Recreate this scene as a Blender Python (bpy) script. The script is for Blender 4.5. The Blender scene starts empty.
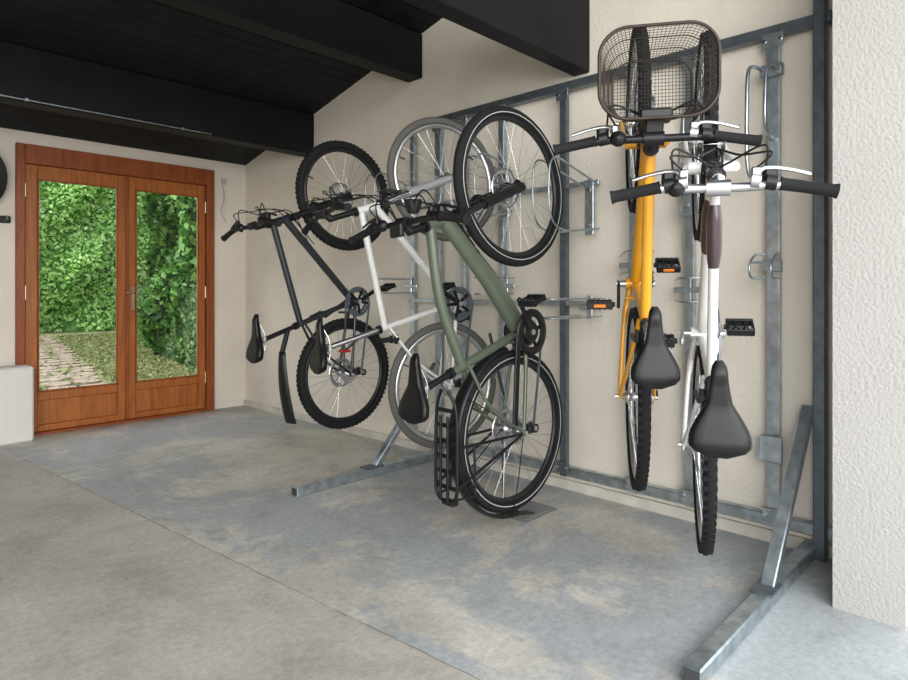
import bpy, math, random
import numpy as np
from mathutils import Vector, Matrix
random.seed(4); rng=np.random.default_rng(4)
scene=bpy.context.scene
scene.view_settings.view_transform='Standard'
scene.view_settings.exposure=0.85
H=1.07
# ------------------------------------------------------------ materials
def newmat(name):
    m=bpy.data.materials.new(name); m.use_nodes=True
    nt=m.node_tree; b=nt.nodes['Principled BSDF']; return m,nt,b
def simple(name,col,rough=.5,metal=0,var=.0,scale=20,bump=0,bscale=200,coat=0,spec=.5):
    m,nt,b=newmat(name); N=nt.nodes; L=nt.links
    b.inputs['Roughness'].default_value=rough; b.inputs['Metallic'].default_value=metal
    b.inputs['Coat Weight'].default_value=coat;b.inputs['Specular IOR Level'].default_value=spec
    tc=N.new('ShaderNodeTexCoord'); no=N.new('ShaderNodeTexNoise')
    no.inputs['Scale'].default_value=scale; no.inputs['Detail'].default_value=5
    L.new(tc.outputs['Object'],no.inputs['Vector'])
    r=N.new('ShaderNodeValToRGB'); v=max(var,.03)
    r.color_ramp.elements[0].position=.3; r.color_ramp.elements[1].position=.7
    r.color_ramp.elements[0].color=(*[c*(1-v) for c in col],1)
    r.color_ramp.elements[1].color=(*[min(1,c*(1+v)) for c in col],1)
    L.new(no.outputs['Fac'],r.inputs['Fac']); L.new(r.outputs['Color'],b.inputs['Base Color'])
    if bump>0:
        n2=N.new('ShaderNodeTexNoise'); n2.inputs['Scale'].default_value=bscale; n2.inputs['Detail'].default_value=6
        L.new(tc.outputs['Object'],n2.inputs['Vector'])
        bp=N.new('ShaderNodeBump'); bp.inputs['Strength'].default_value=bump; bp.inputs['Distance'].default_value=.01
        L.new(n2.outputs['Fac'],bp.inputs['Height']); L.new(bp.outputs['Normal'],b.inputs['Normal'])
    return m
M={}
M['plaster']=simple('wall_plaster',(.73,.675,.59),.9,0,.09,1.8,.4,55)
M['plasterW']=simple('white_render',(.43,.42,.405),.9,0,.03,3,.5,90)
M['plinth']=simple('white_plinth_render',(.70,.69,.66),.9,0,.04,3,.3,90)
M['ceil']=simple('black_stained_boards',(.009,.010,.012),.6,0,.3,6,.1,40,spec=.2)
M['beam']=simple('black_painted_beam',(.0065,.007,.0085),.6,0,.3,5,.15,60,spec=.22)
M['black']=simple('black_plastic',(.007,.007,.008),.42,spec=.35)
M['rubber']=simple('tyre_rubber',(.009,.009,.010),.8,0,.1,60,spec=.3)
M['rubberg']=simple('grey_tyre_rubber',(.09,.086,.078),.8,0,.1,60)
M['leather']=simple('black_saddle_vinyl',(.004,.004,.005),.36,0,.1,30,.1,300,spec=.3)
M['alu']=simple('brushed_aluminium',(.60,.61,.62),.32,1,.05,40)
M['chrome']=simple('spoke_steel',(.75,.76,.78),.2,1)
M['galv']=simple('galvanised_steel',(.42,.475,.51),.33,.88,.25,22,.05,80)
M['galvd']=simple('grey_steel_rail',(.14,.165,.19),.4,.7,.18,25)
M['slot']=simple('dark_slot',(.06,.065,.07),.6,.3)
M['darkrim']=simple('black_rim',(.018,.018,.02),.35,.3)
M['mtbgrey']=simple('graphite_frame_paint',(.03,.033,.04),.3,.4,.05,10,coat=.3)
M['white']=simple('white_frame_paint',(.60,.60,.585),.3,0,.03,10,coat=.3)
M['silverp']=simple('silver_frame_paint',(.40,.41,.42),.35,.3,.03,10,coat=.3)
M['green']=simple('olive_frame_paint',(.092,.115,.080),.38,.15,.04,10,coat=.3)
M['yellow']=simple('yellow_frame_paint',(.72,.33,.014),.28,0,.04,10,coat=.4)
M['purple']=simple('dark_plum_paint',(.035,.018,.022),.3,0,.05,10,coat=.5)
M['orange']=simple('orange_reflector',(.8,.22,.01),.3)
M['red']=simple('red_reflector',(.25,.01,.01),.2)
M['refl']=simple('pale_reflective_strip',(.45,.46,.45),.5)
M['basket']=simple('brown_wire',(.035,.024,.018),.5,.4)
M['brass']=simple('brass_hardware',(.6,.5,.3),.3,1)
M['glass2']=simple('lamp_lens',(.6,.62,.65),.1)

def woodmat(name,c1,c2):
    m,nt,b=newmat(name);N=nt.nodes;L=nt.links
    tc=N.new('ShaderNodeTexCoord');mp=N.new('ShaderNodeMapping');mp.inputs['Scale'].default_value=(14,14,1.2)
    no=N.new('ShaderNodeTexNoise');no.inputs['Scale'].default_value=3;no.inputs['Detail'].default_value=8;no.inputs['Distortion'].default_value=.6
    L.new(tc.outputs['Object'],mp.inputs['Vector']);L.new(mp.outputs['Vector'],no.inputs['Vector'])
    r=N.new('ShaderNodeValToRGB');r.color_ramp.elements[0].position=.35;r.color_ramp.elements[1].position=.68
    r.color_ramp.elements[0].color=(*c1,1);r.color_ramp.elements[1].color=(*c2,1)
    L.new(no.outputs['Fac'],r.inputs['Fac']);L.new(r.outputs['Color'],b.inputs['Base Color'])
    b.inputs['Roughness'].default_value=.42
    return m
M['wood']=woodmat('varnished_orange_wood',(.28,.078,.013),(.42,.137,.025))
M['woodd']=woodmat('varnished_red_wood',(.20,.045,.010),(.30,.078,.018))
m,nt,b=newmat('window_glass');N=nt.nodes;L=nt.links
tr=N.new('ShaderNodeBsdfTransparent');tr.inputs[0].default_value=(.96,.98,.97,1);gl=N.new('ShaderNodeBsdfGlossy');gl.inputs['Roughness'].default_value=.02
mx=N.new('ShaderNodeMixShader');mx.inputs[0].default_value=.02
L.new(tr.outputs[0],mx.inputs[1]);L.new(gl.outputs[0],mx.inputs[2]);L.new(mx.outputs[0],N['Material Output'].inputs['Surface']);M['glass']=m
def concrete(name,cols,sc,paint=None):
    m,nt,b=newmat(name);N=nt.nodes;L=nt.links
    tc=N.new('ShaderNodeTexCoord')
    def noise(scale,detail,rough,dist,loc=(0,0,0)):
        mp=N.new('ShaderNodeMapping');mp.inputs['Location'].default_value=loc;L.new(tc.outputs['Object'],mp.inputs['Vector'])
        n=N.new('ShaderNodeTexNoise');n.inputs['Scale'].default_value=scale;n.inputs['Detail'].default_value=detail;n.inputs['Roughness'].default_value=rough;n.inputs['Distortion'].default_value=dist
        L.new(mp.outputs[0],n.inputs['Vector']);return n.outputs['Fac']
    def ramp(fac,p0,c0,p1,c1):
        r=N.new('ShaderNodeValToRGB');e=r.color_ramp.elements;e[0].position=p0;e[0].color=(*c0,1);e[1].position=p1;e[1].color=(*c1,1)
        L.new(fac,r.inputs['Fac']);return r.outputs['Color']
    def g(v): return (v,v,v)
    out=ramp(noise(sc,10,.62,.5),.36,cols[0],.64,cols[1])
    if paint:
        f=ramp(noise(1.15,14,.74,.5,(5.3,2.2,0)),.46,g(.08),.525,g(.78))
        mix=N.new('ShaderNodeMix');mix.data_type='RGBA';L.new(f,mix.inputs['Factor'])
        L.new(out,mix.inputs['A']);mix.inputs['B'].default_value=(*paint,1);out=mix.outputs['Result']
    def mul(out,c):
        mm=N.new('ShaderNodeMix');mm.data_type='RGBA';mm.blend_type='MULTIPLY';mm.inputs['Factor'].default_value=1
        L.new(out,mm.inputs['A']);L.new(c,mm.inputs['B']);return mm.outputs['Result']
    out=mul(out,ramp(noise(4.5,10,.75,.3,(1,9,0)),.34,g(.80),.52,g(1.0)))
    fine=noise(38,10,.8,0)
    out=mul(out,ramp(fine,.33,g(.72),.58,g(1.03)))
    L.new(out,b.inputs['Base Color'])
    b.inputs['Roughness'].default_value=.55
    bp=N.new('ShaderNodeBump');bp.inputs['Strength'].default_value=.3;bp.inputs['Distance'].default_value=.004
    L.new(fine,bp.inputs['Height']);L.new(bp.outputs['Normal'],b.inputs['Normal'])
    return m
M['concL']=concrete('raw_concrete',((.42,.39,.345),(.57,.535,.48)),1.1)
M['concR']=concrete('worn_painted_concrete',((.52,.48,.41),(.70,.66,.58)),1.8,(.36,.40,.425))
M['joint']=simple('joint_dirt',(.24,.225,.20),.95)
M['cover']=simple('manhole_cover_iron',(.24,.25,.25),.7,.2,.2,40,.4,150)
M['curb']=simple('cement_skirting',(.58,.55,.49),.85,0,.15,8,.3,60)
M['stone']=simple('path_stone',(.27,.20,.16),.9,0,.3,6,.3,40)
M['grass']=simple('lawn_ground',(.16,.16,.07),.95,0,.5,3,.5,30)
M['drive']=simple('driveway_gravel',(.42,.40,.36),.95,0,.15,12)
def leafmat(name,cols):
    m,nt,b=newmat(name);N=nt.nodes;L=nt.links
    g=N.new('ShaderNodeNewGeometry');r=N.new('ShaderNodeValToRGB');e=r.color_ramp.elements
    e[0].color=(*cols[0],1);e[1].color=(*cols[-1],1)
    if len(cols)>2:
        x=e.new(.5);x.color=(*cols[1],1)
    L.new(g.outputs['Random Per Island'],r.inputs['Fac']);L.new(r.outputs['Color'],b.inputs['Base Color'])
    b.inputs['Roughness'].default_value=.5
    tl=N.new('ShaderNodeBsdfTranslucent');L.new(r.outputs['Color'],tl.inputs['Color'])
    mx=N.new('ShaderNodeMixShader');mx.inputs[0].default_value=.35
    L.new(b.outputs[0],mx.inputs[1]);L.new(tl.outputs[0],mx.inputs[2]);L.new(mx.outputs[0],N['Material Output'].inputs['Surface'])
    return m
M['leafA']=leafmat('bright_foliage',((.20,.42,.09),(.44,.70,.22),(.68,.88,.42)))
M['leafB']=leafmat('tree_foliage',((.02,.08,.012),(.07,.20,.03),(.22,.42,.10)))
M['leafI']=leafmat('ivy_foliage',((.03,.09,.025),(.09,.20,.06),(.30,.38,.18)))
M['blade']=leafmat('grass_blades',((.11,.15,.04),(.22,.26,.09),(.36,.32,.17)))
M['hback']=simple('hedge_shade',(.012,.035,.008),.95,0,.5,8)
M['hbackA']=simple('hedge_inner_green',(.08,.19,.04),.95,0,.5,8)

# ------------------------------------------------------------ mesh builder
def V(*a): return Vector(a)
class MB:
    def __init__(s): s.v=[];s.f=[];s.m=[];s.mats=[];s.sm=[]
    def add(s,vs,fs,mat,smooth=True):
        if mat not in s.mats: s.mats.append(mat)
        k=s.mats.index(mat);o=len(s.v)
        s.v.extend([tuple(v) for v in vs])
        for f in fs: s.f.append([i+o for i in f]);s.m.append(k);s.sm.append(smooth)
    def tube(s,pts,r,mat,seg=10,closed=False,caps=True,flat=None):
        P=[Vector(p) for p in pts];n=len(P)
        R=r if isinstance(r,(list,tuple)) else [r]*n
        T=[]
        for i in range(n):
            if closed: t=P[(i+1)%n]-P[i-1]
            else: t=P[min(i+1,n-1)]-P[max(i-1,0)]
            T.append(t.normalized() if t.length>1e-9 else Vector((0,0,1)))
        ref=Vector((0,1,0)) if abs(T[0].y)<.8 else Vector((1,0,0))
        nrm=(ref-T[0]*ref.dot(T[0])).normalized()
        vs=[]
        for i in range(n):
            nrm=(nrm-T[i]*nrm.dot(T[i])).normalized();b=T[i].cross(nrm)
            for k in range(seg):
                a=2*math.pi*k/seg;fx,fy=(1,1) if flat is None else flat
                vs.append(P[i]+(nrm*math.cos(a)*fx+b*math.sin(a)*fy)*R[i])
        fs=[]
        for i in range(n if closed else n-1):
            j=(i+1)%n
            for k in range(seg):
                k2=(k+1)%seg
                fs.append((i*seg+k,i*seg+k2,j*seg+k2,j*seg+k))
        s.add(vs,fs,mat)
        if caps and not closed:
            s.add(vs[:seg],[tuple(range(seg))[::-1]],mat,False);s.add(vs[-seg:],[tuple(range(seg))],mat,False)
    def box(s,c,size,mat,rot=None,bev=0):
        c=Vector(c);sx,sy,sz=[x/2 for x in size]
        if bev<=0:
            vs=[Vector((x*sx,y*sy,z*sz)) for x in(-1,1) for y in(-1,1) for z in(-1,1)]
            fs=[(0,1,3,2),(4,6,7,5),(0,4,5,1),(2,3,7,6),(0,2,6,4),(1,5,7,3)]
        else:
            vs=[];ix={}
            for x in(-1,1):
                for y in(-1,1):
                    for z in(-1,1):
                        for ax in range(3):
                            p=[x*(sx-bev),y*(sy-bev),z*(sz-bev)];p[ax]=(x*sx,y*sy,z*sz)[ax]
                            ix[(x,y,z,ax)]=len(vs);vs.append(Vector(p))
            fs=[]
            for ax in range(3):
                o=[a for a in range(3) if a!=ax]
                for sg in(-1,1):
                    q=[]
                    for a,bb in((-1,-1),(1,-1),(1,1),(-1,1)):
                        k=[0,0,0];k[ax]=sg;k[o[0]]=a;k[o[1]]=bb;q.append(ix[(*k,ax)])
                    fs.append(q)
            for ax in range(3):
                o=[a for a in range(3) if a!=ax]
                for a in(-1,1):
                    for bb in(-1,1):
                        k=[0,0,0];k[o[0]]=a;k[o[1]]=bb
                        k1=list(k);k1[ax]=-1;k2=list(k);k2[ax]=1
                        fs.append([ix[(*k1,o[0])],ix[(*k2,o[0])],ix[(*k2,o[1])],ix[(*k1,o[1])]])
            for x in(-1,1):
                for y in(-1,1):
                    for z in(-1,1): fs.append([ix[(x,y,z,a)] for a in range(3)])
        if rot is not None: vs=[rot@v for v in vs]
        s.add([v+c for v in vs],fs,mat,False)
    def bar(s,p0,p1,w,h,mat,side=(0,1,0),bev=0):
        p0=Vector(p0);p1=Vector(p1);d=p1-p0;x=d.normalized();y=Vector(side);y=(y-x*y.dot(x)).normalized();z=x.cross(y)
        s.box((p0+p1)/2,(d.length,w,h),mat,Matrix((x,y,z)).transposed(),bev)
    def lathe(s,c,axis,prof,mat,seg=24,caps=True):
        c=Vector(c);ax=Vector(axis).normalized();ref=Vector((1,0,0)) if abs(ax.x)<.8 else Vector((0,0,1))
        u=(ref-ax*ref.dot(ax)).normalized();w=ax.cross(u);vs=[]
        for r,h in prof:
            for k in range(seg):
                a=2*math.pi*k/seg;vs.append(c+ax*h+(u*math.cos(a)+w*math.sin(a))*r)
        fs=[]
        for i in range(len(prof)-1):
            for k in range(seg):
                k2=(k+1)%seg;fs.append((i*seg+k,i*seg+k2,(i+1)*seg+k2,(i+1)*seg+k))
        s.add(vs,fs,mat,True)
        if caps: s.add(vs[:seg],[tuple(range(seg))],mat,False);s.add(vs[-seg:],[tuple(range(seg))],mat,False)
    def xf(s,fn): s.v=[tuple(fn(Vector(v))) for v in s.v]
    def obj(s,name,parent=None,mat=None):
        me=bpy.data.meshes.new(name);me.from_pydata(s.v,[],s.f);me.update()
        for k in s.mats: me.materials.append(M[k])
        me.polygons.foreach_set('material_index',s.m);me.polygons.foreach_set('use_smooth',s.sm)
        me.update()
        import bmesh
        bm=bmesh.new();bm.from_mesh(me);bmesh.ops.recalc_face_normals(bm,faces=bm.faces);bm.to_mesh(me);bm.free()
        o=bpy.data.objects.new(name,me);scene.collection.objects.link(o)
        if parent: o.parent=parent
        return o
def cat(pts,n=6):
    P=[Vector(p) for p in pts];P=[P[0]*2-P[1]]+P+[P[-1]*2-P[-2]];o=[]
    for i in range(1,len(P)-2):
        for k in range(n):
            t=k/n;a,b,c,d=P[i-1],P[i],P[i+1],P[i+2]
            o.append(.5*((2*b)+(c-a)*t+(2*a-5*b+4*c-d)*t*t+(3*b-a-3*c+d)*t**3))
    o.append(P[-2]);return o

# ------------------------------------------------------------ bicycle
def p2(a,b,c=0): return Vector((a,c,b))
def wheel(mb,ax,b0,R,rt,tyre,rim,spoke='chrome',disc=False,stripe=False,knobs=False,cassette=False,hubw=.03,phase=0,dynamo=False):
    C=p2(ax,b0);n=56;seg=12
    rr=R-rt*2
    def ring(prof,mat,nn=n):
        vs=[];m_=len(prof)
        for i in range(nn):
            a=2*math.pi*i/nn
            for (r,c) in prof: vs.append(C+Vector((math.cos(a)*r,c,math.sin(a)*r)))
        fs=[(i*m_+k,i*m_+(k+1)%m_,((i+1)%nn)*m_+(k+1)%m_,((i+1)%nn)*m_+k) for i in range(nn) for k in range(m_)]
        mb.add(vs,fs,mat,True)
    ring([(R-rt+rt*math.cos(2*math.pi*k/seg),rt*.95*math.sin(2*math.pi*k/seg)) for k in range(seg)],tyre)
    ring([(rr+.006,.012),(rr-.010,.011),(rr-.018,.004),(rr-.018,-.004),(rr-.010,-.011),(rr+.006,-.012)],rim)
    if stripe:
        for sg in(-1,1): ring([(R-rt*1.25,sg*rt*.93),(R-rt*1.25-.004,sg*rt*.90),(R-rt*1.25-.004,sg*rt*.96),(R-rt*1.25,sg*rt*.98)],'refl')
    if knobs:
        K=72
        for i in range(K):
            a=2*math.pi*i/K
            for c,off in((0,.0),(rt*.62,.5),(-rt*.62,.5)):
                aa=a+off*2*math.pi/K;r_=R-rt+math.sqrt(max(rt*rt-c*c,0))-.001
                rot=Matrix.Rotation(-aa,3,'Y')
                mb.box(C+Vector((math.cos(aa)*r_,c,math.sin(aa)*r_)),(.006,.012,.014),tyre,rot)
    mb.lathe(C,(0,1,0),[(.008,-.06),(.012,-.045),(.027,-hubw-.003),(.027,-hubw+.002),(.016,-hubw+.006),(.016,hubw-.006),(.027,hubw-.002),(.027,hubw+.003),(.012,.045),(.008,.06)],'alu' if not dynamo else 'black',16)
    S=28
    for i in range(S):
        a=2*math.pi*i/S+phase;sg=1 if i%2 else -1;off=.5 if (i//2)%2 else -.5
        h=C+Vector((math.cos(a+off)*.025,sg*hubw,math.sin(a+off)*.025));e=C+Vector((math.cos(a)*(rr-.012),0,math.sin(a)*(rr-.012)))
        mb.tube([h,e],.0012,spoke,4,caps=False)
    a=1.1+phase;mb.tube([C+Vector((math.cos(a),0,math.sin(a)))*(rr-.015),C+Vector((math.cos(a),0,math.sin(a)))*(rr-.05)],.003,'black',6)
    if disc:
        y=.043
        ring0=[(.088,y),(.066,y),(.066,y+.002),(.088,y+.002)];ring(ring0,'alu',36)
        for i in range(6):
            a=i*math.pi/3;mb.bar(C+Vector((math.cos(a)*.02,y,math.sin(a)*.02)),C+Vector((math.cos(a+.4)*.07,y,math.sin(a+.4)*.07)),.002,.009,'alu')
    if cassette:
        for k,(r) in enumerate((.055,.048,.041,.035,.029,.024)):
            mb.lathe(C+V(0,-.036-.0045*k,0),(0,1,0),[(r,0),(r,-.002)],'chrome' if k%2 else 'alu',24)
def fender(mb,ax,R,a0,a1,w,mat,n=24,gap=.018):
    C=p2(ax,0);vs=[];prof=[(-1,-.35),(-.6,0),(0,.15),(.6,0),(1,-.35)]
    for i in range(n+1):
        a=math.radians(a0+(a1-a0)*i/n)
        for th in(0,.003):
            for c,d in prof:
                r=R+gap+d*w*.3+th;vs.append(C+Vector((math.cos(a)*r,c*w/2,math.sin(a)*r)))
    fs=[]
    for i in range(n):
        o=i*10;q=o+10
        for k in range(4):
            fs.append((o+k,o+k+1,q+k+1,q+k));fs.append((o+5+k,q+5+k,q+6+k,o+6+k))
        fs.append((o,q,q+5,o+5));fs.append((o+4,o+9,q+9,q+4))
    mb.add(vs,fs,mat,True)
def fstay(mb,ax,R,ang,mat='chrome'):
    a=math.radians(ang);C=p2(ax,0)
    e=C+Vector((math.cos(a),0,math.sin(a)))*(R+.02)
    for sg in(-1,1): mb.tube(cat([C+V(0,sg*.06,0),C+Vector((math.cos(a)*R*.6,sg*.045,math.sin(a)*R*.6)),e+V(0,sg*.024,0)],4),.0025,mat,5)
def saddle(mb,c,w=.075,l=.26):
    n=18;m_=16;vs=[]
    for i in range(n+1):
        s=i/n;a=-l*.46+l*s
        hw=np.interp(s,[0,.04,.12,.25,.4,.55,.75,.93,1],[.25*w,.75*w,w,.97*w,.72*w,.42*w,.30*w,.26*w,.12*w])
        t=np.interp(s,[0,.1,.4,.8,1],[.012,.024,.022,.017,.008])
        top=np.interp(s,[0,.15,.5,.9,1],[.014,.012,0,.004,-.004])
        for k in range(m_):
            an=2*math.pi*k/m_;cc=math.cos(an);ss=math.sin(an)
            y=hw*math.copysign(abs(cc)**.75,cc);z=top+(t*.8*abs(ss)**.8 if ss>0 else -t*1.3*abs(ss)**.6)
            if ss>0: z-=.006*(1-abs(cc))*(1 if s<.8 else 0)
            vs.append(p2(c[0]+a,c[1]+.045+z,y))
    fs=[(i*m_+k,i*m_+(k+1)%m_,(i+1)*m_+(k+1)%m_,(i+1)*m_+k) for i in range(n) for k in range(m_)]
    mb.add(vs,fs,'leather',True);mb.add(vs[:m_],[tuple(range(m_))],'leather',False);mb.add(vs[-m_:],[tuple(range(m_))],'leather',False)
    for sg in(-1,1):
        mb.tube(cat([p2(c[0]-.09,c[1]+.035,sg*.035),p2(c[0]-.05,c[1]+.005,sg*.022),p2(c[0]+.03,c[1]+.005,sg*.022),p2(c[0]+.10,c[1]+.035,sg*.008)],5),.0035,'chrome',6)
    mb.box(p2(c[0],c[1]+.002),(.035,.05,.022),'alu',bev=.004)
def pedal(mb,c,sg,ang=0,refl=True):
    rot=Matrix.Rotation(ang,3,'Y');c=Vector(c)+V(0,sg*.055,0)
    def bx(o,sz,mt): mb.box(c+rot@Vector(o),sz,mt,rot,bev=.002)
    for x in(-.034,.034): bx((x,0,0),(.012,.092,.026),'black')
    for y in(-.042,.042): bx((0,y,0),(.070,.009,.020),'black')
    for y in(-.016,.016): bx((0,y,0),(.068,.008,.018),'black')
    for x in(-.034,.034):
        for y in(-.036,-.018,0,.018,.036):
            for z in(-.015,.015): bx((x,y,z),(.005,.005,.006),'galvd')
    mb.tube([c+V(0,-sg*.055,0),c+V(0,sg*.03,0)],.009,'black',8)
    if refl:
        for x in(-.041,.041): bx((x,0,0),(.003,.042,.011),'orange')
def cables(mb,pts,r=.0028,mat='black'): mb.tube(cat(pts,7),r,mat,6,caps=False)

def bicycle(name,P,phi,R=.34,wb=1.08,rt=.02,frame='white',tyre='rubber',rim='alu',ft='diamond',rdt=.018,rtt=.015,
    bar=(.82,.66),hw=.3,sweep=.03,rise=0,saddle_p=(.22,.62),steer=0,crank=200,susp=False,disc=False,stripe=False,knobs=False,
    fend=None,carrier=False,mudguard=False,basket=False,fork=None,lever='alu',sadw=.075,sadl=.26,barmat='black',headmat=None,ring='black',
    bb=(.43,-.055),head_b=None,ht=.13,plast_guard=False,kick=False,seat_len=None,gripr=.0155,barc='black',pang=(1.2,1.2),refl=False):
    E=bpy.data.objects.new(name,None);scene.collection.objects.link(E)
    ph=math.radians(phi);u=V(-math.cos(ph),math.sin(ph),0);up=V(0,0,1);y=u.cross(up)
    Mx=Matrix((up,y,u)).transposed().to_4x4();Mx.translation=Vector(P);E.matrix_world=Mx
    E.empty_display_size=.1
    hang=math.radians(71.5);sd=Vector((-math.cos(hang),0,math.sin(hang)))
    hb=p2(*(head_b or (wb-.045-.385*math.cos(hang)*1.0, .385)))
    hT=hb+sd*ht
    BB=p2(*bb);sdir=(p2(*saddle_p)-BB);sdir.normalize()
    sl=seat_len or .46
    STop=BB+sdir*sl
    w=MB();wheel(w,0,0,R,rt,tyre,rim,disc=disc,stripe=stripe,knobs=knobs,cassette=True);w.obj('rear_wheel',E)
    f=MB()
    if ft=='ebike':
        f.tube([hb+sd*.03,hb*.5+BB*.5+V(0,0,-.004),BB+V(.03,0,.03)],[.030,.038,.040],frame,14,flat=(.85,1.15))
        f.tube(cat([hT-sd*.02,(hT*.5+STop*.5)-V(0,0,.01),STop-sdir*.07],5),.021,frame,12)
        f.tube([BB,STop],.0185,frame,12)
        f.box(BB+V(0,0,0),(.15,.10,.11),'black',Matrix.Rotation(math.radians(-20),3,'Y'),bev=.03)
        f.lathe(BB+V(0,-.05,0),(0,1,0),[(.045,-.012),(.055,0),(.06,.1),(.045,.112)],'black',24)
        f.box((hb*.45+BB*.55)+V(-.0,0,.02),(.30,.055,.01),'black',Matrix.Rotation(-math.atan2((hb-BB).z,(hb-BB).x),3,'Y'),bev=.004)
    else:
        f.tube([hb+sd*.025,BB],rdt,frame,12)
        f.tube([hT-sd*.025,STop-sdir*.035],rtt,frame,12)
        f.tube([BB,STop],.0155,frame,12)
    f.tube([hb-sd*.003,hT+sd*.003],.024 if ft=='ebike' else .020,headmat or frame,14)
    if headmat:
        for q0,q1,rr0 in((hb+sd*.025,BB,rdt),(hT-sd*.025,STop-sdir*.035,rtt)):
            dq=q1-q0;f.tube([q0+dq*.14,q0+dq*.18,q0+dq*.23,q0+dq*.36,q0+dq*.41,q0+dq*.44],[rr0+.0005,rr0+.004,rr0+.006,rr0+.006,rr0+.003,rr0+.0005],headmat,12)
    f.tube([hb-sd*.006,hb+sd*.006],.026,'black',14);f.tube([hT-sd*.002,hT+sd*.012],.024,'black',14)
    f.tube([BB+V(0,-.036,0),BB+V(0,.036,0)],.023,frame,14)
    for sg in(-1,1):
        f.tube(cat([BB+V(-.02,sg*.022,0),p2(bb[0]*.62,bb[1]*.6,sg*.045),p2(0,0,sg*.062)],4),[.011]*4+[.0085]*5,frame,8)
        f.tube(cat([STop-sdir*(.05 if ft!='ebike' else .09)+V(0,sg*.018,0),p2(STop.x*.45,STop.z*.5,sg*.045),p2(0,0,sg*.062)],4),.0078,frame,8)
        f.box(p2(0,0,sg*.062),(.03,.006,.035),frame,bev=.002);f.tube([p2(0,0,sg*.06),p2(0,0,sg*.078)],.009,'chrome',8)
    f.tube([p2(R+.035,R*.05,-.04),p2(R+.035,R*.05,.04)],.007,frame,8)
    f.lathe(STop-sdir*.012,sdir,[(.021,0),(.021,.02)],'black',14)
    f.obj('frame',E)
    s=MB();s.tube([STop-sdir*.02,p2(*saddle_p)],.0135,'black' if frame in('green','mtbgrey') else 'alu',12)
    saddle(s,saddle_p,sadw,sadl);s.obj('saddle',E)
    d=MB();cr=math.radians(crank);cd=Vector((math.cos(cr),0,math.sin(cr)))
    rr=.088
    CR=BB+V(0,-.05,0)
    nn=40
    def chring(rr,oy):
        vs=[]
        for i in range(nn):
            a=2*math.pi*i/nn;ro=rr+(.004 if i%2 else 0)
            for r_,yy in((ro,.0015),(rr-.016,.0015),(rr-.016,-.0015),(ro,-.0015)): vs.append(CR+Vector((math.cos(a)*r_,yy+oy,math.sin(a)*r_)))
        d.add(vs,[(i*4+k,i*4+(k+1)%4,((i+1)%nn)*4+(k+1)%4,((i+1)%nn)*4+k) for i in range(nn) for k in range(4)],'galvd',False)
    chring(rr,0);
    if ft!='ebike': chring(rr*.8,.007)
    for i in range(5):
        a=cr+2*math.pi*i/5+.6;d.bar(CR,CR+Vector((math.cos(a),0,math.sin(a)))*(rr-.012),.005,.016,ring)
    if plast_guard:
        d.lathe(CR+V(0,-.008,0),(0,1,0),[(rr+.012,0),(rr+.014,-.004),(rr-.02,-.007),(rr-.022,-.002),(rr+.012,0)],'black',32,caps=False)
        d.bar(CR+V(0,-.006,0)+V(-.02,0,rr*.98),p2(.03,.055,-.058),.012,.03,'black',bev=.003)
    for sg,dd,pa in((-1,cd,pang[0]),(1,-cd,pang[1])):
        a0=BB+V(0,sg*.062,0);a1=BB+V(0,sg*.072,0)+dd*.17
        d.bar(a0-dd*.012,a1+dd*.012,.012,.024,ring,bev=.004)
        d.tube([BB+V(0,sg*.03,0),BB+V(0,sg*.072,0)],.013,'alu',10)
        pedal(d,a1+V(0,sg*.012,0),sg,pa,refl)
    for top in(1,-1):
        a=BB+V(0,-.05,top*(rr+.001));b_=p2(-.0,top*.046,-.047) if top>0 else p2(.02,-.085,-.047)
        d.bar(a,b_,.007,.009,'galvd')
    ch=[p2(.02,-.085,-.047),p2(.035,-.062,-.047),p2(.02,-.04,-.047)]
    d.tube(cat(ch,4),.004,'galvd',6)
    d.lathe(p2(.0,-.10,-.05),(0,1,0),[(.02,0),(.02,.006)],'black',16);d.lathe(p2(.015,-.055,-.05),(0,1,0),[(.018,0),(.018,.006)],'black',16)
    d.bar(p2(.0,-.10,-.055),p2(.015,-.05,-.055),.004,.02,'alu');d.box(p2(.01,-.035,-.07),(.035,.02,.04),'black',bev=.005)
    if kick: d.bar(p2(.10,-.03,.07),p2(.42,.02,.12),.012,.016,'black',bev=.004)
    d.obj('drivetrain',E)
    F=MB();fk=fork or frame
    wheel(F,wb,0,R,rt,tyre,rim,disc=disc,stripe=stripe,knobs=knobs,phase=.13,dynamo=(ft=='ebike'))
    F2=MB();crown=hb-sd*.02
    F2.tube([crown+V(0,-.062,0),crown+V(0,.062,0)],.018 if not susp else .022,fk if not susp else 'black',10,flat=(1,1))
    F2.tube([crown,crown+sd*.03],.02,fk,12)
    for sg in(-1,1):
        A=p2(wb,0,sg*.058);T=crown+V(0,sg*.06,0)
        if susp:
            mid=T*.62+A*.38
            F2.tube([T,mid],.014,'chrome' if fk!='black' else 'darkrim',12);F2.tube([T*.68+A*.32,A-V(.01,0,0)],[.0215,.018],fk,12)
        else:
            q=(T*.3+A*.7)-V(.014,0,0)
            F2.tube(cat([T,T*.6+A*.4-V(.008,0,0),q,A],5),[.014]*5+[.0125]*5+[.0095]*6,fk,10)
        F2.tube([A-V(0,sg*.01,0),A+V(0,sg*.018,0)],.009,'chrome',8)
    if susp:
        arc=[p2(wb,0)+(crown-p2(wb,0))*.55+V(0,y_,0)+sd*.03*(1-abs(y_)/.06) +V(.03*(1-abs(y_)/.06),0,0) for y_ in(-.06,-.04,0,.04,.06)]
        F2.tube(cat(arc,4),.011,fk,8)
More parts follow.
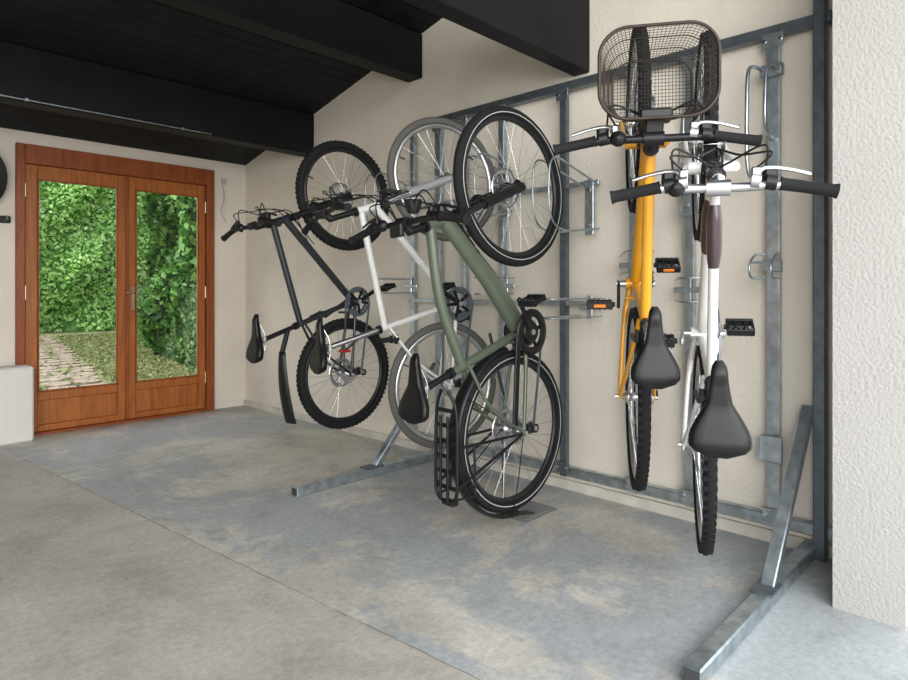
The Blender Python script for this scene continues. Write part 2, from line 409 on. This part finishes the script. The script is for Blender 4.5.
    if not disc:
        ctr=p2(wb,0)+(crown-p2(wb,0)).normalized()*(R-.01)
        for sg in(-1,1):
            F2.bar(ctr+V(.03,sg*.035,-.02),ctr+V(.035,sg*.03,.07),.008,.015,'black');F2.box(ctr+V(.02,sg*.022,-.01),(.02,.012,.05),'black',bev=.003)
        F2.tube([ctr+V(.035,-.03,.07),ctr+V(.03,.0,.10),ctr+V(.035,.03,.07)],.0015,'chrome',4)
    C=p2(*bar)
    stt=hT+sd*max((C-hT).dot(sd)-.01,.02)
    sm='black' if barmat=='black' else 'alu'
    F2.tube([hT,stt],.0145,sm,12);F2.tube([stt-sd*.012,C],[.018,.016],sm,12)
    F2.tube([C+V(0,-.028,0),C+V(0,.028,0)],.021,sm,12)
    for sg in(-1,1):
        pts=[C,C+V(0,sg*.06,0),C+V(0,sg*.13,rise),C+V(-sweep*.3,sg*(hw*.6+.03),rise),C+V(-sweep,sg*hw,rise)]
        pp=cat(pts,6);F2.tube(pp,.0115,barmat,10)
        e=Vector(pts[-1]);dr=(pp[-1]-pp[-4]).normalized();g0=e-dr*.12
        F2.tube([g0,g0+dr*.006,g0+dr*.05,e-dr*.006,e+dr*.004],[gripr+.002,gripr,gripr*.95,gripr,gripr+.003],'rubber',12)
        k=g0-dr*.02;F2.tube([k-dr*.012,k+dr*.012],.019,'black',12);F2.box(k+V(.02,0,-.016),(.04,.035,.028),'black',bev=.008)
        k2=k-dr*.035;F2.tube([k2-dr*.01,k2+dr*.01],.0175,'black' if lever=='black' else 'alu',12)
        lv=cat([k2+V(.012,0,.0),k2+V(.034,0,-.005)+dr*.02,k2+V(.040,0,-.012)+dr*.07,k2+V(.036,0,-.018)+dr*.125],4)
        F2.tube(lv,[.008]*4+[.006]*4+[.0055]*5,lever,8,flat=(1,.7))
        F2.box(k2+V(.018,0,.0),(.03,.022,.02),'black' if lever=='black' else 'alu',bev=.005)
        o1=k2+V(.02,-sg*.01,.0)
        cables(F2,[o1,C+V(.075,sg*hw*.45,.04),C+V(.08,sg*.05,.0),hb+sd*.05+V(.05,-sg*.02,0),hb*.75+BB*.25+V(.01,-sg*.025,0)],mat=barc)
        cables(F2,[k+V(.03,-sg*.01,-.02),C+V(.10,sg*hw*.4,.01),C+V(.06,sg*.0,-.06),hb+V(.035,-sg*.02,0),hb*.7+BB*.3+V(0,sg*.022,-.01)],mat=barc)
    F2.lathe(C+V(0,.10,.012),(0,0,1),[(.022,0),(.023,.008),(.016,.02),(.004,.025)],'black',16)
    if ft=='ebike':
        F2.box(C+V(-.03,0,.03),(.05,.07,.02),'black',bev=.005)
        F2.lathe(C+V(.07,0,-.05),(1,0,0),[(.02,-.03),(.032,0),(.034,.02)],'black',20);F2.lathe(C+V(.085,0,-.05),(1,0,0),[(.03,.0),(.028,.008)],'glass2',20)
    F3=None
    if basket:
        bc=C+V(.168,-.004,.075)
        def rr_(hx,hy,cr_,z,n=8):
            o=[]
            for (sx,sy,a0) in((1,1,0),(-1,1,90),(-1,-1,180),(1,-1,270)):
                for i in range(n+1):
                    a=math.radians(a0+90*i/n);o.append(bc+Vector((sx*(hx-cr_)+cr_*math.cos(a),sy*(hy-cr_)+cr_*math.sin(a),z)))
            return o
        top=rr_(.128,.158,.08,0);bot=rr_(.09,.115,.06,-.17)
        B=MB()
        B.tube(top,.005,'basket',8,closed=True);B.tube(bot,.003,'basket',6,closed=True)
        def dense(loop,N_):
            L_=[0];
            for i in range(len(loop)): L_.append(L_[-1]+(loop[(i+1)%len(loop)]-loop[i]).length)
            o=[]
            for k in range(N_):
                t=L_[-1]*k/N_
                for i in range(len(loop)):
                    if L_[i+1]>=t:
                        q=(t-L_[i])/max(L_[i+1]-L_[i],1e-9);o.append(loop[i].lerp(loop[(i+1)%len(loop)],q));break
            return o
        dt,db=dense(top,88),dense(bot,88)
        for i in range(88): B.tube([dt[i],db[i]],.0008,'basket',4,caps=False)
        for j in range(1,15):
            t=j/15;B.tube([a.lerp(b_,t) for a,b_ in zip(top,bot)],.0008 if j%5 else .0018,'basket',4,closed=True)
        for i in range(-11,12):
            yy=i*.01;hx=.09-(max(0,abs(yy)-.055)**2)/.06*.9
            B.tube([bc+V(-hx,yy,-.17),bc+V(hx,yy,-.17)],.0008,'basket',4,caps=False)
        for i in range(-8,9):
            xx=i*.0105;hy=.115-(max(0,abs(xx)-.03)**2)/.06*.9
            B.tube([bc+V(xx,-hy,-.17),bc+V(xx,hy,-.17)],.0008,'basket',4,caps=False)
        B.bar(C+V(.015,0,0),bc+V(-.09,0,-.06),.05,.02,'black',bev=.004);B.box(bc+V(-.105,0,-.07),(.03,.09,.07),'black',bev=.006)
        F3=B
    ang=math.radians(steer);Rm=Matrix.Rotation(ang,3,sd)
    fn=lambda v: Rm@(v-hb)+hb
    F.xf(fn);F2.xf(fn);F.obj('front_wheel',E);F2.obj('fork_and_handlebar',E)
    if F3: F3.xf(fn);F3.obj('wire_basket',E)
    a=MB()
    if fend:
        fender(a,0,R,10,188,rt*2+.018,fend)
        for q in(60,120,175): fstay(a,0,R,q,'black' if fend=='black' else 'chrome')
        a.bar(p2(-R-.02,-.03),p2(-R-.035,-.12),.055,.004,'black',bev=.001)
    if carrier:
        zb=R+.05
        for sg in(-1,1):
            a.tube(cat([p2(.22,zb+.01,sg*.02),p2(.14,zb,sg*.055),p2(-.05,zb,sg*.06),p2(-.19,zb,sg*.055),p2(-.22,zb,0)],5),.007,'black',8)
            a.tube([p2(-.0,zb,sg*.06),p2(0,.03,sg*.075)],.006,'black',8);a.tube([p2(-.16,zb,sg*.058),p2(-.005,.03,sg*.075)],.006,'black',8)
            a.tube([p2(-.0,zb-.09,sg*.066),p2(-.20,zb-.09,sg*.07)],.005,'black',8);a.tube([p2(-.20,zb-.09,sg*.07),p2(-.20,zb,sg*.055)],.005,'black',8)
        for x in(.14,.08,.02,-.04,-.10,-.16): a.box(p2(x,zb),(.016,.12,.008),'black',bev=.002)
        a.tube([p2(.12,zb+.012,-.02),p2(-.21,zb+.012,-.02)],.006,'black',8);a.tube([p2(.12,zb+.012,.02),p2(-.21,zb+.012,.02)],.006,'black',8)
        a.box(p2(-.235,zb-.02),(.008,.05,.02),'red',bev=.003);a.box(p2(-.225,zb-.02),(.02,.068,.036),'black',bev=.005)
    elif mudguard:
        vs=[];n=14
        for i in range(n+1):
            t=i/n;aa=.16-.40*t;bbz=.44-.07*t*t+.02*t;wd=.025+.03*math.sin(min(t*1.3,1)*math.pi/2)
            for th in(0,.004):
                for k in range(5): c=(k-2)/2;vs.append(p2(aa,bbz-abs(c)**2*.02+th,c*wd))
        fs=[]
        for i in range(n):
            o=i*10;q=o+10
            for k in range(4): fs+= [(o+k,o+k+1,q+k+1,q+k),(o+5+k,q+5+k,q+6+k,o+6+k)]
            fs+=[(o,q,q+5,o+5),(o+4,o+9,q+9,q+4)]
        fs+=[(0,1,2,3,4,9,8,7,6,5)];o=n*10;fs+=[(o,o+1,o+2,o+3,o+4,o+9,o+8,o+7,o+6,o+5)]
        a.add(vs,fs,'black',True);a.bar(p2(.14,.43),STop+sdir*.05,.03,.02,'black',bev=.004)
    else:
        a.box(p2(saddle_p[0]-.02,saddle_p[1]-.08),(.012,.045,.05),'red',bev=.004);a.tube([p2(saddle_p[0]-.02,saddle_p[1]-.08),STop+sdir*.1],.006,'black',6)
    if not disc:
        q=Vector((STop.x*(R/STop.z)*.98,0,R-.01))
        for sg in(-1,1):
            a.bar(q+V(-.0,sg*.04,-.03),q+V(-.01,sg*.035,.06),.008,.015,'black');a.box(q+V(.0,sg*.024,-.02),(.05,.012,.02),'black',bev=.003)
    if a.v: a.obj('accessories',E)
    return E

bicycle('mountain_bike',(2.258,3.06,.571),0,R=.33,wb=1.065,rt=.024,frame='mtbgrey',rim='darkrim',rdt=.021,rtt=.018,bar=(.84,.60),hw=.30,rise=.02,
    saddle_p=(.23,.54),steer=4,crank=300,susp=True,fork='black',disc=True,knobs=True,mudguard=True,lever='black',seat_len=.42)
bicycle('hybrid_bike',(2.353,2.315,.568),13,R=.335,wb=1.09,rt=.02,frame='white',tyre='rubberg',rim='alu',rdt=.019,rtt=.017,bar=(.86,.67),hw=.29,
    saddle_p=(.23,.65),steer=6,crank=60,susp=True,fork='silverp',knobs=False,lever='black',sadw=.08)
bicycle('electric_bike',(2.152,1.70,.457),2,R=.352,wb=1.065,rt=.023,frame='green',rim='darkrim',ft='ebike',bar=(.86,.62),hw=.33,
    saddle_p=(.235,.52),steer=3,crank=35,susp=True,fork='black',disc=True,stripe=True,fend='black',carrier=True,plast_guard=True,kick=True,lever='black',sadw=.08)
bicycle('yellow_bike',(2.19,1.135,.664),-32,R=.34,wb=1.04,rt=.022,frame='yellow',rim='alu',rdt=.02,rtt=.017,bar=(.84,.59),hw=.28,sweep=.02,
    saddle_p=(.235,.575),steer=0,crank=297,knobs=True,lever='alu',basket=True,sadw=.068,sadl=.23,pang=(1.0,1.45),refl=True)
bicycle('city_bike',(2.097,.845,.545),-25.5,R=.34,wb=1.03,rt=.02,frame='white',rim='alu',rdt=.017,rtt=.0135,bar=(.78,.57),hw=.255,sweep=.018,rise=.015,
    saddle_p=(.225,.555),steer=-1,crank=275,knobs=True,lever='alu',barmat='alu',headmat='purple',fend=None,sadw=.073,sadl=.235,ring='alu',bb=(.375,-.055),pang=(1.05,1.4))

# ------------------------------------------------------------ rack
WX=2.86
r=MB()
r.bar((2.815,.62,2.15),(2.815,3.1,2.15),.045,.045,'galvd',side=(1,0,0),bev=.004)
r.bar((2.83,.62,.105),(2.83,3.1,.105),.04,.05,'galv',side=(1,0,0),bev=.004)
r.bar((2.80,.66,.0),(2.80,.66,2.42),.045,.05,'galvd',side=(0,1,0),bev=.004)
def channel(Y,z0=.08,z1=2.12,w=.045,mat='galv'):
    x=2.80
    r.bar((x,Y,z0),(x,Y,z1),w,.004,mat,side=(0,1,0))
    for sg in(-1,1): r.bar((x+.015,Y+sg*w/2,z0),(x+.015,Y+sg*w/2,z1),.004,.03,mat,side=(0,1,0))
    for z in(z0+.05,z1-.01):
        r.box((x-.006,Y,z),(.006,w+.04,.06),mat,bev=.002)
        for sg in(-1,1): r.lathe((x-.008,Y+sg*(w/2+.008),z),(-1,0,0),[(.008,0),(.008,.006)],'chrome',6)
for Y in(.836,1.19,1.47,1.875,2.30,2.60,3.06): channel(Y,w=.035 if Y!=.836 else .045,mat='galvd' if abs(Y-1.875)<.01 else 'galv')
def cradle(Yc,phi,zf,reach,R):
    ph=math.radians(phi);u=V(-math.cos(ph),math.sin(ph),0);y=V(u.y,-u.x,0)
    w0=V(2.795,Yc,0)
    for sg in(-1,1):
        o=w0+y*sg*.045
        pts=[o+V(0,0,zf-.14),o+u*reach+V(0,0,zf-.17),o+u*(reach+.12)+V(0,0,zf-.12),o+u*(reach+.14)+V(0,0,zf+.05),o+u*(reach+.10)+V(0,0,zf+.16),o+u*(reach*.7)+V(0,0,zf+.13),o+V(0,0,zf+.08)]
        r.tube(cat(pts,5),.005,'galv',6)
    r.tube([w0-y*.045+V(0,0,zf-.14),w0+y*.045+V(0,0,zf-.14)],.006,'galv',6);r.tube([w0-y*.045+V(0,0,zf+.08),w0+y*.045+V(0,0,zf+.08)],.006,'galv',6)
    r.box(w0+V(-.012,0,zf-.03),(.02,.05,.28),'galv',bev=.003)
    for z_ in(-.12,.06): r.lathe(w0+V(-.02,0,zf+z_),(-1,0,0),[(.011,0),(.011,.008)],'chrome',6)
for Yc,phi,P,Rr,wb in((1.19,-25.5,(2.097,.545),.34,1.03),(1.47,-32,(2.19,.664),.34,1.04),(1.70,0,(2.152,.457),.352,1.065),(2.25,12,(2.353,.568),.335,1.09),(3.06,0,(2.258,.571),.33,1.065)):
    d=(2.80-P[0])/math.cos(math.radians(phi))-Rr
    cradle(Yc,phi,P[1]+wb,max(d,.05),Rr)
    ph=math.radians(phi);u=V(-math.cos(ph),math.sin(ph),0);y=V(u.y,-u.x,0);o=V(2.795,Yc,P[1]+.48)
    for dz in(0,.09):
        r.tube(cat([o+y*.06+V(0,0,dz),o+u*d*.6+y*.06+V(0,0,dz),o+u*(d+.06)+y*.05+V(0,0,dz),o+u*(d+.1)+V(0,0,dz),o+u*(d+.06)-y*.05+V(0,0,dz),o+u*d*.6-y*.06+V(0,0,dz),o-y*.06+V(0,0,dz)],4),.0045,'galv',6)
    r.box(o+V(-.01,0,.045),(.014,.13,.025),'galv',bev=.003);r.box(o+V(-.01,0,.045),(.012,.03,.12),'galv',bev=.003)
for z in(1.0,1.62): r.bar((2.81,1.66,z),(2.81,3.1,z),.02,.025,'galv',side=(1,0,0),bev=.002)
Y=.836
r.box((2.785,Y,1.98),(.03,.09,.05),'galv',bev=.004)
r.tube(cat([(2.78,Y+.03,1.98),(2.72,Y+.045,1.99),(2.66,Y+.05,1.96),(2.64,Y+.05,1.85),(2.64,Y+.05,1.6),(2.67,Y+.045,1.53),(2.72,Y+.04,1.55)],6),.008,'galv',8)
r.tube(cat([(2.78,Y-.03,1.98),(2.72,Y-.02,1.99),(2.67,Y-.015,1.95),(2.65,Y-.015,1.80),(2.68,Y-.01,1.72),(2.79,Y,1.70)],6),.008,'galv',8)
for sg in(-1,1): r.tube(cat([(2.79,Y+sg*.03,1.22),(2.70,Y+sg*.04,1.21),(2.64,Y+sg*.04,1.17),(2.66,Y+sg*.04,1.12),(2.79,Y+sg*.03,1.12)],5),.005,'galv',6)
r.tube([(2.645,Y-.04,1.18),(2.645,Y+.04,1.18)],.005,'galv',6);r.box((2.785,Y,1.17),(.02,.08,.05),'galv',bev=.003)
r.box((2.78,Y-.0,.41),(.012,.085,.11),'galv',bev=.003);r.box((2.77,Y+.04,.41),(.03,.006,.10),'galv')
for Yf in(.70,2.82):
    x0=1.66 if Yf<1 else 1.76
    r.bar((x0,Yf,.028),(2.84,Yf,.028),.055,.05,'galv',side=(0,1,0),bev=.005)
    r.bar((2.29,Yf,.05),(2.79,Yf,.60),.045,.035,'galv',side=(0,1,0),bev=.004)
    r.box((2.27,Yf,.056),(.12,.07,.008),'galvd')
    r.box((x0-.001,Yf,.028),(.004,.045,.035),'slot')
channel(2.82,z0=.0,z1=2.12)
r.obj('bicycle_wall_rack')

# ------------------------------------------------------------ room
def boxobj(name,lo,hi,mat,parent=None,bev=0):
    b=MB();lo=Vector(lo);hi=Vector(hi);b.box((lo+hi)/2,hi-lo,mat,bev=bev);return b.obj(name,parent)
def CZ(y): return 2.23+.23*(5.42-y)
def prismwall(name,x0,x1,y0,y1,mat):
    b=MB();vs=[]
    for x in(x0,x1): vs+=[(x,y0,-.1),(x,y1,-.1),(x,y1,CZ(y1)+.1),(x,y0,CZ(y0)+.1)]
    b.add(vs,[(0,1,2,3),(4,7,6,5),(0,4,5,1),(1,5,6,2),(2,6,7,3),(3,7,4,0)],mat,False);return b.obj(name)
prismwall('wall_right',WX,WX+.22,.33,5.64,'plaster')
prismwall('wall_left',-3.2,-3.0,.33,5.64,'plaster')
b=MB()
for lo,hi in(((-3.0,5.42,-.1),(1.07,5.62,2.3)),((2.545,5.42,-.1),(WX,5.62,2.3)),((1.07,5.42,2.135),(2.545,5.62,2.3))):
    lo=Vector(lo);hi=Vector(hi);b.box((lo+hi)/2,hi-lo,'plaster')
b.obj('wall_back')
b=MB();vs=[]
for x in(2.40,WX-.001): vs+=[(x,.33,-.05),(x,.53,-.05),(x,.53,CZ(.53)),(x,.33,CZ(.33))]
b.add(vs,[(0,1,2,3),(4,7,6,5),(0,4,5,1),(1,5,6,2),(2,6,7,3),(3,7,4,0)],'plasterW',False);b.obj('wall_pilaster')
boxobj('baseboard_right',(WX-.02,.55,0),(WX,5.42,.05),'curb')
boxobj('low_masonry_plinth',(-1.2,5.2,0),(1.14,5.375,.53),'plinth',bev=.012)
b=MB();y=-.3
while y<5.7:
    z0=CZ(y);z1=CZ(y+.088)
    b.add([(-3.2,y+.004,z0),(3.1,y+.004,z0),(3.1,y+.086,z1),(-3.2,y+.086,z1),(-3.2,y+.004,z0+.03),(3.1,y+.004,z0+.03),(3.1,y+.086,z1+.03),(-3.2,y+.086,z1+.03)],
          [(0,1,2,3),(0,4,5,1),(3,2,6,7)],'ceil',False);y+=.09
b.add([(-3.3,-.3,CZ(-.3)+.02),(3.3,-.3,CZ(-.3)+.02),(3.3,5.75,CZ(5.75)+.02),(-3.3,5.75,CZ(5.75)+.02)]+[(-3.3,-.3,CZ(-.3)+.15),(3.3,-.3,CZ(-.3)+.15),(3.3,5.75,CZ(5.75)+.15),(-3.3,5.75,CZ(5.75)+.15)],[(0,1,2,3),(4,5,6,7),(0,1,5,4),(1,2,6,5),(2,3,7,6),(3,0,4,7)],'ceil',False)
b.obj('ceiling')
boxobj('ceiling_beam',(-3.0,4.29,2.16),(WX,4.43,CZ(4.36)+.01),'beam',bev=.006)
boxobj('ceiling_beam',(-3.0,3.02,2.48),(WX,3.16,CZ(3.09)+.01),'beam',bev=.006)
boxobj('ceiling_beam',(-3.0,1.745,2.21),(WX,1.845,2.66),'beam',bev=.006)
b=MB();b.tube([(-3.0,4.275,2.168),(2.0,4.275,2.168)],.004,'galv',8)
for x in(-1.5,-.3,.9,1.8): b.box((x,4.278,2.17),(.014,.016,.014),'galv')
b.obj('beam_conduit')
b=MB()
jl=lambda y: .99+(4.487-y)*(1.284-.99)/(4.487-1.166)
def quad(pts,mat,z=0): b.add([(x,y,z) for x,y in pts],[(0,1,2,3)],mat,False)
quad([(-3.0,-.3),(jl(-.3),-.3),(jl(5.42),5.42),(-3.0,5.42)],'concL')
quad([(jl(-.3),-.3),(WX,-.3),(WX,5.42),(jl(5.42),5.42)],'concR')
quad([(-3.0,-.3),(WX,-.3),(WX,5.42),(-3.0,5.42)],'concL',-.1)
n=120
L_=[];R_=[]
for i in range(n+1):
    y=-.3+(4.9+.3)*i/n;x=jl(y)+random.uniform(-.002,.002);w=random.uniform(.0008,.0028);L_.append((x-w,y,.001));R_.append((x+w,y,.001))
b.add(L_+R_,[(i,i+1,n+2+i,n+1+i) for i in range(n)],'joint',False)
b.obj('floor')
b=MB();b.box((2.42,1.86,.002),(.26,.26,.008),'cover',bev=.002);b.box((2.42,1.86,.005),(.22,.22,.006),'cover',bev=.002);b.obj('manhole_cover')

# ------------------------------------------------------------ door
D=bpy.data.objects.new('door_1',None);scene.collection.objects.link(D)
b=MB();y0,y1=5.38,5.50
def bx(x0,x1,z0,z1,mat,a=y0,c=y1,bev=.004): b.box(((x0+x1)/2,(a+c)/2,(z0+z1)/2),(x1-x0,c-a,z1-z0),mat,bev=bev)
bx(1.07,1.125,0,2.135,'woodd');bx(2.475,2.545,0,2.135,'woodd');bx(1.125,2.475,1.995,2.135,'woodd');bx(1.125,2.475,-.002,.02,'woodd')
b.obj('door_frame',D)
for nm,x0,x1,g0,g1 in(('leaf_a',1.128,1.822,1.207,1.753),('leaf_b',1.824,2.472,1.89,2.41)):
    b=MB();a,c=5.405,5.45
    bx(x0,g0,.022,1.992,'wood',a,c);bx(g1,x1,.022,1.992,'wood',a,c);bx(g0,g1,1.886,1.992,'wood',a,c);bx(g0,g1,.022,.07,'wood',a,c);bx(g0,g1,.25,.315,'wood',a,c);bx(g0,g1,.07,.25,'wood',a+.012,c-.01)
    for (p,q,z_,w_) in((g0,g1,1.88,.012),(g0,g1,.315,.012)): bx(p,q,z_,z_+w_,'woodd',a-.006,a+.006,.002)
    for xx in(g0,g1-.01): bx(xx,xx+.01,.315,1.886,'woodd',a-.006,a+.006,.002)
    b.obj(nm,D)
    b=MB();b.box(((g0+g1)/2,5.43,1.1),(g1-g0+.01,.006,1.585),'glass');b.obj(nm+'_glass',D)
b=MB();bx(1.808,1.836,.03,1.985,'woodd',5.39,5.406)
b.box((1.868,5.400,1.0),(.028,.008,.2),'brass',bev=.003);b.tube([(1.868,5.40,1.05),(1.868,5.355,1.05),(1.80,5.35,1.05)],.008,'brass',8)
for xx in(1.13,2.47):
    for z in(.3,1.05,1.8): b.tube([(xx,5.40,z-.05),(xx,5.40,z+.05)],.008,'brass',8)
b.obj('handle_and_hinges',D)
b=MB()
for k in range(5):
    b.tube([(.86+.12*math.cos(a)+.006*k,5.39-.012*k,1.86+.19*math.sin(a)) for a in [2*math.pi*i/28 for i in range(28)]],.008,'black',6,closed=True)
b.bar((.86,5.42,2.04),(.86,5.31,2.06),.02,.02,'black')
b.obj('coiled_hose')
b=MB();b.box((.93,5.405,1.575),(.22,.03,.05),'black',bev=.006)
for x in(.85,.93,1.01): b.tube([(x,5.39,1.57),(x,5.35,1.57),(x,5.345,1.60)],.005,'galv',6)
b.obj('wall_hook_rail')
b=MB();b.tube(cat([(2.62,5.405,2.05),(2.64,5.39,1.9),(2.61,5.395,1.78),(2.66,5.39,1.68)],6),.004,'refl',6);b.box((2.64,5.40,2.05),(.04,.03,.05),'refl',bev=.005);b.obj('hanging_cord')

# ------------------------------------------------------------ outside
def ground(name,x0,x1,y0,y1,z,mat):
    b=MB();b.add([(x0,y0,z),(x1,y0,z),(x1,y1,z),(x0,y1,z)],[(0,1,2,3)],mat,False);return b.obj(name)
lawn=ground('ground_lawn',-25,35,5.62,45,-.03,'grass')
ground('ground_driveway',-25,35,-25,-.3,-.02,'drive')
def leaves(name,pts,size,mat,nbias=None):
    n=len(pts);s=size*rng.uniform(.6,1.3,n)
    a=rng.normal(size=(n,3));a/=np.linalg.norm(a,axis=1)[:,None]
    c=rng.normal(size=(n,3));c-=a*np.sum(a*c,1)[:,None];c/=np.linalg.norm(c,axis=1)[:,None]
    nn=np.cross(a,c)
    v=np.zeros((n,4,3));v[:,0]=pts-a*s[:,None]*.5;v[:,1]=pts+c*s[:,None]*.32+nn*s[:,None]*.08;v[:,2]=pts+a*s[:,None]*.5;v[:,3]=pts-c*s[:,None]*.32+nn*s[:,None]*.08
    me=bpy.data.meshes.new(name);me.vertices.add(n*4);me.vertices.foreach_set('co',v.reshape(-1))
    me.loops.add(n*4);me.loops.foreach_set('vertex_index',np.arange(n*4));me.polygons.add(n)
    me.polygons.foreach_set('loop_start',np.arange(n)*4);me.polygons.foreach_set('loop_total',np.full(n,4))
    me.materials.append(M[mat]);me.update(calc_edges=True);me.validate()
    o=bpy.data.objects.new(name,me);scene.collection.objects.link(o);return o
def hedge(name,x0,y0,x1,y1,h,depth,nl,size,mat,lump=.5,back='hback',front=-1):
    E=bpy.data.objects.new(name,None);scene.collection.objects.link(E)
    d=np.array([x1-x0,y1-y0]);L=np.linalg.norm(d);t=d/L;nr=np.array([t[1],-t[0]])
    b=MB();nu,nv=48,18
    def disp(u,v): return lump*(.5+.5*math.sin(u*1.9+v*1.3+x0)*math.cos(v*1.7-u*.8)+.25*math.sin(u*4.3+v*3.1))
    vs=[]
    for sgn in(-1,1):
        for i in range(nu+1):
            for j in range(nv+1):
                u=L*i/nu;v=h*j/nv;o=(depth/2-.12+disp(u,v)*.8-lump*.3)*sgn*(1-.5*(j/nv)**4)
                vs.append((x0+t[0]*u+nr[0]*o,y0+t[1]*u+nr[1]*o,v-.05))
    K=(nu+1)*(nv+1);fs=[]
    for s_ in(0,1):
        for i in range(nu):
            for j in range(nv):
                q=s_*K+i*(nv+1)+j;fs.append((q,q+1,q+nv+2,q+nv+1))
    for i in range(nu): q=i*(nv+1)+nv;fs.append((q,q+nv+1,q+nv+1+K,q+K))
    for j in range(nv):
        fs.append((j,j+1,j+1+K,j+K));q=nu*(nv+1)+j;fs.append((q,q+1,q+1+K,q+K))
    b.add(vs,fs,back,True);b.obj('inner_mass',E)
    P=[]
    uu=rng.uniform(0,L,nl);vv=rng.uniform(0,1,nl)*h;side=rng.uniform(size=nl)
    for u,v,sd_ in zip(uu,vv,side):
        sgn=front if sd_<.82 else -front
        o=(depth/2+disp(u,v)*.8-lump*.3)*(1-.5*(v/h)**4)-rng.exponential(.06)+.03
        if rng.uniform()<.1: v=h+rng.normal()*.08;o=rng.uniform(-1,1)*depth/3
        elif rng.uniform()<.08: u=rng.normal()*.05;o=rng.uniform(-1,1)*depth/2;sgn=1
        o*=sgn;P.append((x0+t[0]*u+nr[0]*o,y0+t[1]*u+nr[1]*o,v))
    o=leaves('foliage',np.array(P),size,mat);o.parent=E;return E
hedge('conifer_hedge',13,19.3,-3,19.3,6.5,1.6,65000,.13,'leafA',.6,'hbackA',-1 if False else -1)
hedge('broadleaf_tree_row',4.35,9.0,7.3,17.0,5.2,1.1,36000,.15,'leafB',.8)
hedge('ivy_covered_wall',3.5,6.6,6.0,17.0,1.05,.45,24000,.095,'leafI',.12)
b=MB()
for i in range(30):
    t=i/29;cx=1.80+2.0*t;cy=5.95+11*t
    for k in range(2):
        x=cx+(k-.5)*.33+random.uniform(-.05,.05);y=cy+random.uniform(-.08,.08);n=7;hx=.15*random.uniform(.8,1.15);hy=.18*random.uniform(.8,1.15)
        ring=[(x+hx*math.cos(a)*random.uniform(.9,1.15),y+hy*math.sin(a)*random.uniform(.9,1.15)) for a in [2*math.pi*j/n for j in range(n)]]
        b.add([(p,q,-.04) for p,q in ring]+[(p,q,-.008) for p,q in ring],[tuple(range(n,2*n))]+[(j,(j+1)%n,n+(j+1)%n,n+j) for j in range(n)],'stone',False)
b.obj('stone_path')
n=32000;gx=rng.uniform(-1,6,n);gy=rng.uniform(5.75,17,n)
pc=1.80+2.0*(gy-5.95)/11;keep=((np.abs(gx-pc)>.34)|(rng.uniform(size=n)<.15))&(gx<3.2+(gy-6.6)*.24);gx=gx[keep];gy=gy[keep]
o=leaves('grass_tufts',np.stack([gx,gy,np.full(len(gx),-.01)],1),.06,'blade');o.parent=lawn

# ------------------------------------------------------------ light
w=bpy.data.worlds.new('world');scene.world=w;w.use_nodes=True;N=w.node_tree.nodes;L=w.node_tree.links
bg=N['Background'];tc=N.new('ShaderNodeTexCoord');sp=N.new('ShaderNodeSeparateXYZ');rp=N.new('ShaderNodeValToRGB')
rp.color_ramp.elements[0].position=.0;rp.color_ramp.elements[0].color=(1,.98,.95,1);rp.color_ramp.elements[1].position=.8;rp.color_ramp.elements[1].color=(.82,.90,1,1)
L.new(tc.outputs['Generated'],sp.inputs[0]);L.new(sp.outputs['Z'],rp.inputs['Fac']);L.new(rp.outputs['Color'],bg.inputs['Color']);bg.inputs['Strength'].default_value=1.6
sl=bpy.data.lights.new('sun','SUN');sl.energy=2.0;sl.angle=.05;sl.color=(1,.95,.86);so=bpy.data.objects.new('sun',sl);scene.collection.objects.link(so)
so.rotation_euler=Vector((.5,.02,-.85)).to_track_quat('-Z','Y').to_euler()
al=bpy.data.lights.new('added_opening_fill','AREA');al.shape='RECTANGLE';al.size=5;al.size_y=2.6;al.energy=130;al.color=(1,.985,.96)  # added unseen fill lamp behind the camera, boosting daylight from the open front
ao=bpy.data.objects.new('added_opening_fill',al);scene.collection.objects.link(ao);ao.location=(-1.2,-2.2,2.0);ao.rotation_euler=(Vector((1.3,3.6,.7))-Vector((-1.2,-2.2,2.0))).to_track_quat('-Z','Y').to_euler()

cam=bpy.data.cameras.new('cam');co=bpy.data.objects.new('cam',cam);scene.collection.objects.link(co);scene.camera=co
co.location=(0,0,H);co.rotation_euler=(math.pi/2,0,-math.radians(46.3));cam.sensor_width=36;cam.lens=624/908*36;cam.shift_y=-50/908;cam.clip_start=.02;cam.clip_end=200
